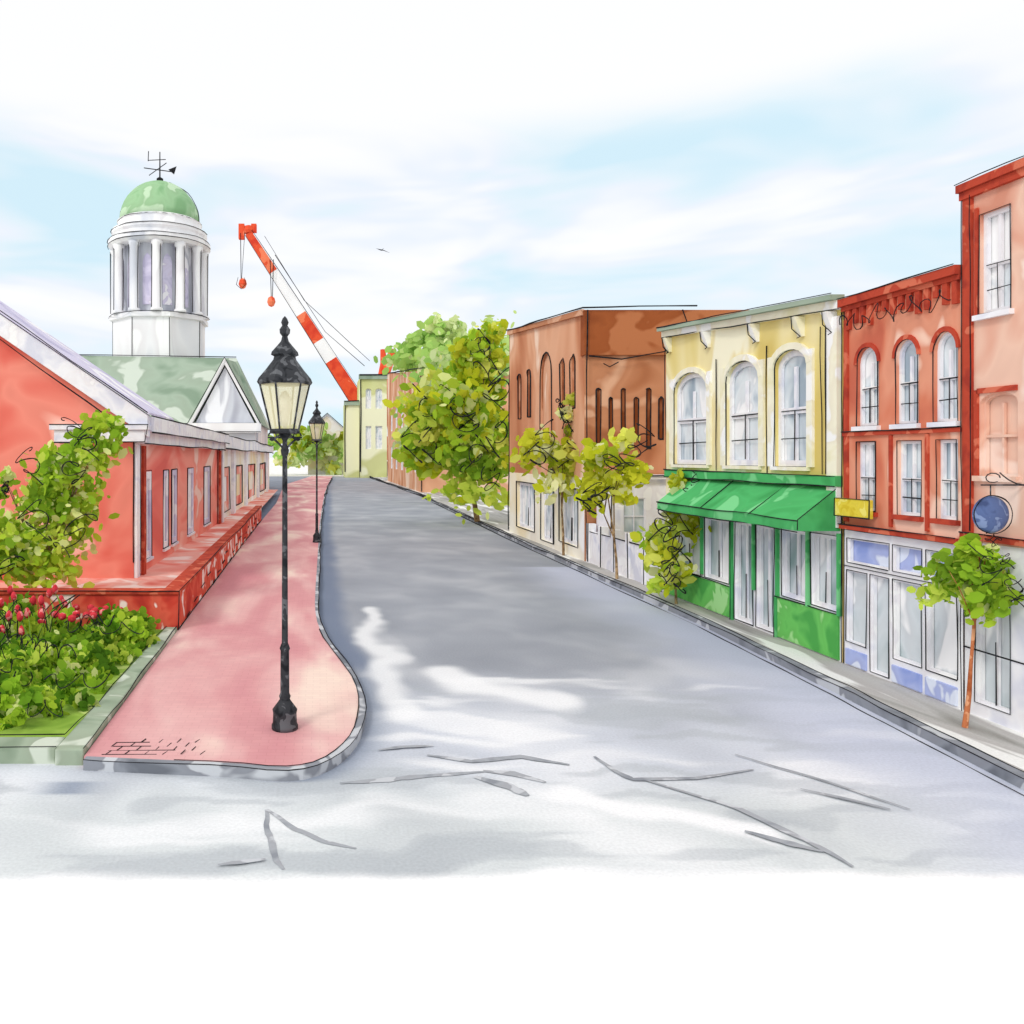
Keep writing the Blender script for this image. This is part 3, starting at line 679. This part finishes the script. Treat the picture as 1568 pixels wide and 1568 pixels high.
lines+=[[F(13.5,.92,-.05),F(15.4,.92,-.05)],[F(17.1,.82,-.05),F(20.3,.82,-.05)],[F(17.06,.1,-.07),F(17.06,2.3,-.07)],[F(15.4,.1,-.07),F(15.4,2.3,-.07)]]
ink('pen_trim',lines,par)

par=empty('low_white_wall',(9,23,0)); mb=MB()
mb.box(8.9,9.05,20.5,26.5,.1,1.15); 
for i in range(6): mb.box(8.84,9.11,20.6+i*1.13,20.82+i*1.13,.1,1.4)
mb.obj('wall_panels','white',par,bevel=.01)
ink('pen_trim',[[(8.88,20.5,1.16),(8.88,26.5,1.16)]]+[[(8.83,20.6+i*1.13,.12),(8.83,20.6+i*1.13,1.42)] for i in range(6)],par)
par=empty('pale_outbuilding',(11,25,0)); mb=MB(); so=[(9.6,10.3,1.2,2.3,0),(10.8,11.6,.2,2.3,0)]
wall(mb,MY(25.2),9.2,14,.12,2.9,so,.1); mb.poly([(9.2,25.2,.1),(9.2,26.5,.1),(9.2,26.5,2.9),(9.2,25.2,2.9)]); mb.box(9.1,14,25.0,26.6,2.903,3.02)
mb.obj('plaster_walls','white',par); windows(MY(25.2),so,.1,par,glass='glassg',lines=None); ink('pen_trim',[[(9.1,24.95,3.03),(14,24.95,3.03)],[(9.2,25.15,.1),(9.2,25.15,2.9)]],par)

# brown corner building
par=empty('brown_brick_building',(13,32,0)); F=MX(FX); Gf=MY(26.66); lines=[]
ops=[(27.6,28.1,5.3,7.2,.3),(28.8,29.3,5.3,7.2,.3),(30.4,32.0,3.9,7.7,.9),(33.4,34.0,5.3,7.3,.3),(35.0,35.6,5.3,7.3,.3)]
lo=[(27.3,29.4,.5,2.5,0),(30.1,31.9,.3,2.5,0),(32.8,35.8,.5,2.5,0)]
mb=MB(); wall(mb,F,26.66,37.2,2.9,8.45,ops,.12,v1b=9.4); mb.obj('street_wall','brown',par)
mb=MB(); wall(mb,F,26.66,37.2,0,2.9,lo,.2); mb.obj('ground_floor','cream',par)
windows(F,ops,.12,par,glass='brown',frame='brownd',lines=lines,rail=False,mid=False,k=.001)
windows(F,lo,.2,par,glass='glass',lines=lines,rail=False,fw=.15)
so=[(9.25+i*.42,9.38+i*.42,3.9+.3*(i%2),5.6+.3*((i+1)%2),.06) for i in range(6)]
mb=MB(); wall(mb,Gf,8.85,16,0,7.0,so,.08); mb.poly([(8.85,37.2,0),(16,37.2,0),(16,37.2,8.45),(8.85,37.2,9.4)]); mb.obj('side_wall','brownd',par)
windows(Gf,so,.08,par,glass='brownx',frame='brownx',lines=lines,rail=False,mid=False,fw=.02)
mb=MB(); mb.box(8.8,16,26.5,26.9,7.003,8.5); mb.poly([(8.85,26.9,8.4),(16,26.9,8.4),(16,37.2,9.2),(8.85,37.2,9.2)]); mb.obj('parapet','brownx',par)
mb=MB(); mb.hexa([F(26.66,8.35,-.12),F(37.2,9.3,-.12),F(37.2,9.3,-.003),F(26.66,8.35,-.003),F(26.66,8.55,-.12),F(37.2,9.5,-.12),F(37.2,9.5,-.003),F(26.66,8.55,-.003)])
mb.obj('brick_cornice','brownd',par)
lines+=[[(8.7,37.2,9.52),(8.7,26.4,8.56),(12.5,26.4,8.62)],[(8.84,26.4,8.5),(8.84,26.4,.2)],[F(37.2,9.4,-.02),F(37.2,.2,-.02)],[(8.9,26.4,6.98),(10,26.4,6.85),(12,26.4,7.2)],[(9.4,26.4,6.7),(9.6,26.4,6.6),(9.9,26.4,6.75)],[(12.0,26.4,8.5),(12.2,26.4,8.0),(11.9,26.4,7.6)]]
ink('pen_trim',lines,par,k=.001)

# far brown block
par=empty('brick_block',(14,95,0)); F=MX(10.0)
mb=MB(); ops=[(82+i*7,85+i*7,7.2,10.3,.6) for i in range(5)]+[(82+i*7,85+i*7,2,5,0) for i in range(5)]
wall(mb,F,78.7,118,0,12.1,ops,.15,v1b=16); 
so=[(11+i*1.6,11.8+i*1.6,7.5,10,.2) for i in range(4)]
wall(mb,MY(78.7),10,19,0,12.1,so,.3); mb.poly([(10,78.7,12.05),(19,78.7,12.05),(19,118,15.9),(10,118,15.9)]); mb.obj('brick_walls','brown',par)
windows(F,ops,.15,par,lines=None,fw=.2); windows(MY(78.7),so,.3,par,fw=.12)
mb=MB(); mb.box(9.6,19,78.3,78.695,11.7,12.3); mb.obj('cornice','olive',par)
ink('pen_trim',[[(9.6,78.2,12.35),(19,78.2,12.4)],[(9.98,78.6,12),(9.98,78.6,.2)],[(9.95,118,16),(9.6,78.3,12.3)]],par)
par=empty('olive_stucco_building',(9,140,0)); mb=MB()
so=[(7.9,8.9,12,15.5,.4),(9.6,10.8,12,15.5,.4),(7.9,8.9,5,9,0),(9.6,10.8,5,9,0)]
wall(mb,MY(138),7.0,11.6,0,17.6,so,.4); mb.poly([(7,138,0),(7,150,0),(7,150,17.6),(7,138,17.6)]); mb.poly([(7,138,17.5),(11.6,138,17.5),(11.6,150,17.5),(7,150,17.5)])
mb.box(4.4,6.9,140,150,0,13.2); mb.obj('stucco_walls','olive',par)
windows(MY(138),so,.4,par,fw=.2)
mb=MB(); mb.box(6.7,11.9,137.6,137.99,17.1,17.9); mb.box(4.2,6.95,139.6,139.99,12.7,13.5); mb.obj('cornice','roofg',par)
ink('pen_trim',[[(6.7,137.5,17.95),(11.9,137.5,17.95)],[(6.98,137.9,17),(6.98,137.9,1)],[(4.2,139.5,13.5),(6.9,139.5,13.5)],[(4.4,139.9,13),(4.4,139.9,1)]],par)
par=empty('white_house',(1,165,0)); mb=MB(); so=[(-1.2+i*1.8,-.3+i*1.8,4.5,7.5,0) for i in range(3)]
wall(mb,MY(165),-2.5,5.5,0,9,so,.3); mb.poly([(-2.5,165,9),(5.5,165,9),(1.5,165,12.2)]); mb.obj('clapboard_walls','cream',par)
mb=MB(); mb.add([(-2.9,164.6,8.8),(1.5,164.6,12.6),(5.9,164.6,8.8),(-2.9,174,8.8),(1.5,174,12.6),(5.9,174,8.8)],[(0,1,4,3),(1,2,5,4)]); mb.obj('gable_roof','greyshade',par)
windows(MY(165),so,.3,par,fw=.12)
ink('pen_trim',[[(-2.9,164.4,8.8),(1.5,164.4,12.7),(5.9,164.4,8.8)]],par,k=.0006)

# ---------------------------------------------------------------- crane
par=empty('boom_crane',(12,152,0)); Y=152
tip=Vector((-13.6,Y,46.2)); foot=Vector((10.2,Y,9.5))
d=foot-tip; dn=d.normalized(); sx=Vector((dn.z*-1,0,dn.x))*-1
rm=MB(); wm=MB()
segs=[0,.2,.42,.56,.66,.8,1.0]; cols=['r','w','r','w','r','r']
for i in range(6):
    t0,t1=segs[i],segs[i+1]; w0=.66+.75*t0; w1=.66+.75*t1
    a=tip+d*t0; b_=tip+d*t1; m_=rm if cols[i]=='r' else wm
    P=[]
    for p,w in ((a,w0),(b_,w1)):
        for s_,q in ((-1,-1),(1,-1),(1,1),(-1,1)): P.append(p+sx*w*s_+Vector((0,w*q,0)))
    m_.hexa(P)
rm.lathe(tip.x,Y,[(.9,46.3),(1.1,46.8),(.9,47.6),(.4,47.8)],8)
rm.box(tip.x-1.9,tip.x-.8,Y-.6,Y+.6,45.2,48); rm.box(tip.x+.5,tip.x+1.5,Y-.6,Y+.6,46.5,48)
for bx,z1 in ((-14.6,36.4),(-9.2,33)):
    rm.lathe(bx,Y-1.5,[(.1,z1+1),(.6,z1+.7),(.8,z1-.1),(.5,z1-.8),(.1,z1-1)],10)
rm.tube([(11.2,Y-4,17.5),(12.6,Y-4,20.5),(13.6,Y-4,23.6)],1.1,.7,6); rm.tube([(11.2,Y-4,17.5),(11.8,Y-4,21),(11.7,Y-4,23.6)],.7,.5,6)
rm.obj('orange_boom_sections','orange',par); wm.obj('white_boom_sections','cranew',par)
bd=MB(); bd.box(7,17,Y-2,Y+2,3,7.5); bd.box(7.5,10.5,Y-2.6,Y-2.01,3.5,8.5); bd.tube([(14,Y-1,7),(13,Y-3,13),(12,Y-4,18)],1.0,.9,6); bd.obj('cab_and_house','orange',par,bevel=.1)
tk=MB()
for yy in (Y-3,Y+2):
    tk.add([(x,y,z) for y in (yy,yy+1.2) for x,z in ((6,.8),(7.2,0),(16.8,0),(18,.8),(18,1.8),(17,2.8),(7,2.8),(6,1.8))],[tuple(range(8)),tuple(range(15,7,-1))]+[(i,(i+1)%8,(i+1)%8+8,i+8) for i in range(8)])
tk.obj('crawler_tracks','iron',par)
cb=[[(-14.2,Y-1.5,46),(-14.8,Y-1.5,37)],[(-15,Y-1.5,46),(-14.9,Y-1.5,37)],[(-9.4,Y-1.5,41),(-9.2,Y-1.5,33.8)],[(-8.8,Y-1.5,41),(-9.0,Y-1.5,33.8)],
 [tip+Vector((3,0,-.4)),(-3,Y,33.5),(9.5,Y,22)],[tip+Vector((5,0,-4)),(1,Y,27.5),(8.5,Y,21)]]
for s_ in (-1,1): cb.append([tip+sx*s_*.8+Vector((0,-1,0)),foot+sx*s_*1.5+Vector((0,-1.5,0))])
cb.append([(-15.4,Y-2.2,37.4),(-15.7,Y-2.2,36),(-14.8,Y-2.2,35.2),(-13.9,Y-2.2,36.2),(-14.3,Y-2.2,37.4)])
ink('hoist_cables',cb,par,wob=.3,k=.0004)
par=empty('bird',(4.7,60,19.1)); mb=MB(); 
mb.add([(4.2,60,19.33),(4.6,60,19.25),(4.75,60,19.16),(5.3,60,18.97),(4.75,59.8,19.17),(4.6,60,19.15)],[(0,1,5),(1,4,2,5),(4,3,2)]); mb.tube([(4.6,59.9,19.15),(4.7,59.6,19.18),(4.75,59.3,19.15)],.02,.01,5); mb.obj('wings_and_body','ink',par)

# ---------------------------------------------------------------- street lamps
def lamp(base,H,k=1.0,name='street_lamp'):
    par=empty(name,base); x,y,z0=base; P=lambda prof:[(r*k,z0+z*H/5.26) for r,z in prof]
    mb=MB()
    mb.lathe(x,y,P([(.17,0),(.17,.05),(.155,.08),(.15,.2),(.16,.25),(.1,.33),(.065,.38),(.075,.42),(.058,.46),(.055,1.0),(.068,1.03),(.05,1.08),(.04,1.1),(.032,3.5),(.045,3.52),(.055,3.58),(.035,3.62),(.03,3.7),(.08,3.78),(.02,3.82)]),14)
    mb.obj('post',  'iron',par,True)
    n=6; g=MB(); g.lathe(x,y,P([(.17,3.84),(.32,4.44)]),n,.2); g.obj('glass_panes','lantern',par)
    fm=MB()
    zz=lambda z:z0+z*H/5.26
    for i in range(n):
        a=2*math.pi*i/n+.2
        fm.tube([(x+.175*k*math.cos(a),y+.175*k*math.sin(a),zz(3.82)),(x+.33*k*math.cos(a),y+.33*k*math.sin(a),zz(4.46))],.013*k,.014*k,5)
    fm.lathe(x,y,P([(.18,3.79),(.2,3.82),(.18,3.85)]),n,.2); 
    fm.lathe(x,y,P([(.34,4.42),(.36,4.45),(.34,4.5),(.24,4.62),(.15,4.74),(.14,4.78),(.18,4.8),(.17,4.84),(.09,4.93),(.05,4.98),(.035,5.04),(.065,5.08),(.07,5.13),(.035,5.18),(.05,5.22),(.03,5.27),(.004,5.3)]),n,.2)
    for s_ in (-1,1):
        fm.tube([(x+s_*k*(.02+.16*math.sin(t*.42)+.02*t/8),y,zz(3.6+.24*t/8+.06*math.sin(t*.8))) for t in range(9)],.014*k,.012*k,6)
        fm.tube([(x+s_*k*(.16+.05*math.cos(t*.7)),y,zz(3.76+.05*math.sin(t*.7))) for t in range(8)],.012*k,.008*k,5)
    fm.tube([(x-.22*k,y,zz(3.74)),(x+.22*k,y,zz(3.74))],.012*k,.012*k,5)
    fm.obj('lantern_frame','iron',par)
    b_=MB(); b_.lathe(x,y,P([(.02,3.86),(.05,3.95),(.05,4.0),(.09,4.12),(.09,4.22),(.04,4.32),(.01,4.34)]),10); b_.obj('mantle','white',par,True)
    return par
lamp((-.45,10.2,.125),5.24); lamp((-.13,32.5,.125),5.75,1.0,'street_lamp')

# ---------------------------------------------------------------- trees
tree('small_tree',(-6.0,17.3,0),[(-5.95,17.3,2.0,1.0,.7,1.05,1200),(-5.5,17.3,3.1,.75,.5,.75,640),(-4.75,17.3,3.95,.65,.4,.55,380),(-6.9,17.3,1.6,.75,.6,.65,520),(-6.8,17.3,3.0,.25,.2,.35,50)],.09,PALG,.06,nsq=2,seed=11,sqk=.0009)
tree('street_tree',(8.5,43,.12),[(7.3,43,5.6,2.5,1.6,2.6,1500),(8.6,43,8.8,1.3,1.1,2.2,800),(6.0,43,4.6,1.7,1.2,2.0,700),(8.3,42,3.2,1.7,1.2,2.5,1000)],.25,PALG+PALY[:3],.16,nsq=3,seed=12)
tree('street_tree',(11.5,62,.12),[(11.2,62,9,3,2,4.2,1100),(8.8,62,6,2.2,1.8,3.2,600)],.32,PALP,.2,nsq=0,seed=13)
tree('street_tree',(8.62,28.2,.12),[(8.4,28.2,3.3,1.3,.6,1.15,420),(8.75,28.2,5.0,.4,.3,.85,80)],.165,PALY,.05,nsq=3,seed=14)
tree('street_tree',(8.5,22.8,.12),[(8.6,22.8,3.5,1.0,.5,.75,230),(7.9,22.8,2.5,.9,.4,.7,180)],.14,PALY,.045,nsq=3,seed=15)
tree('ornamental_shrub',(8.45,18.9,.12),[(8.3,18.9,1.9,.8,.45,.95,360),(8.75,18.9,2.7,.5,.35,.5,110),(8.1,18.6,.9,.4,.3,.6,140)],.12,PALY+PALG[:3],.035,nsq=3,seed=16)
tree('street_tree',(8.3,10.25,.12),[(8.4,10.25,1.9,.52,.35,.45,560),(8.5,10.25,2.45,.25,.2,.25,90)],.065,PALG,.035,'barkR',nsq=3,seed=17,sqk=.0007)
par=empty('distant_trees',(15,100,0))
leaves('foliage_mass',[(13,97,14.5,4.5,2,4.2,700),(19,97,16,4,2,4.2,600),(16,97,19,2.5,2,2.2,200),(22,99,13,3,2,6,400)],.5,PALP,par,seed=21)
par=empty('distant_trees',(-2,190,0))
leaves('foliage_mass',[(-8+i*3.4,160+3*(i%2),4.5+1.5*(i%3),2.6,2,4.5,220) for i in range(5)]+[(-40,170,6,14,3,6,500),(60,170,8,30,3,8,900)],.8,PALP+PALY[2:],par,seed=22)

# ---------------------------------------------------------------- sky and sun
w=bpy.data.worlds.new('World'); sc.world=w; w.use_nodes=True
N=w.node_tree.nodes; L=w.node_tree.links
bg=N['Background']; bg.inputs['Strength'].default_value=.1
EL=math.radians(38)
hx,hy=-.62,-.78
h_=math.hypot(hx,hy); dirv=Vector((hx/h_*math.cos(EL),hy/h_*math.cos(EL),math.sin(EL)))
sky=N.new('ShaderNodeTexSky'); sky.sky_type='NISHITA'; sky.sun_disc=False; sky.sun_elevation=EL; sky.sun_rotation=math.atan2(dirv.x,dirv.y)
tc=N.new('ShaderNodeTexCoord'); mp=N.new('ShaderNodeMapping'); mp.inputs['Scale'].default_value=(1.5,1.5,6); mp.inputs['Location'].default_value=(1.3,.2,.9)
L.new(tc.outputs['Generated'],mp.inputs[0])
no=N.new('ShaderNodeTexNoise'); no.inputs['Scale'].default_value=2.2; no.inputs['Detail'].default_value=3; no.inputs['Distortion'].default_value=.4
L.new(mp.outputs[0],no.inputs['Vector'])
cr=N.new('ShaderNodeValToRGB'); el=cr.color_ramp.elements
el[0].position=.34; el[0].color=(.66,.86,.96,1); el[1].position=.62; el[1].color=(1,1,1,1)
q=el.new(.44); q.color=(.78,.90,.97,1); q=el.new(.50); q.color=(.86,.91,.99,1); q=el.new(.55); q.color=(.94,.96,1,1)
L.new(no.outputs['Fac'],cr.inputs[0])
sx_=N.new('ShaderNodeSeparateXYZ'); L.new(tc.outputs['Generated'],sx_.inputs[0])
r2=N.new('ShaderNodeMapRange'); r2.inputs[1].default_value=.34; r2.inputs[2].default_value=.40; r2.interpolation_type='SMOOTHSTEP'
L.new(sx_.outputs['Z'],r2.inputs[0])
mw=N.new('ShaderNodeMix'); mw.data_type='RGBA'; L.new(r2.outputs[0],mw.inputs[0]); L.new(cr.outputs[0],mw.inputs[6]); mw.inputs[7].default_value=(1,1,1,1)
sca=N.new('ShaderNodeVectorMath'); sca.operation='SCALE'; sca.inputs['Scale'].default_value=10.6; L.new(mw.outputs[2],sca.inputs[0])
mc=N.new('ShaderNodeMix'); mc.data_type='RGBA'; mc.inputs[0].default_value=.93; L.new(sky.outputs[0],mc.inputs[6]); L.new(sca.outputs[0],mc.inputs[7])
L.new(mc.outputs[2],bg.inputs['Color'])
sl=bpy.data.lights.new('sun','SUN'); sl.energy=1.3; sl.angle=math.radians(14); sl.color=(1,.965,.91)
so_=bpy.data.objects.new('sun',sl); sc.collection.objects.link(so_)
so_.rotation_euler=dirv.to_track_quat('Z','Y').to_euler(); so_.location=(-20,-20,40)

cam=bpy.data.cameras.new('camera'); cam.lens=28; cam.sensor_width=36; cam.shift_x=.1875; cam.shift_y=-.0536; cam.clip_end=6000
co=bpy.data.objects.new('camera',cam); co.location=(0,0,3.6); co.rotation_euler=(math.radians(90),0,0); sc.collection.objects.link(co); sc.camera=co
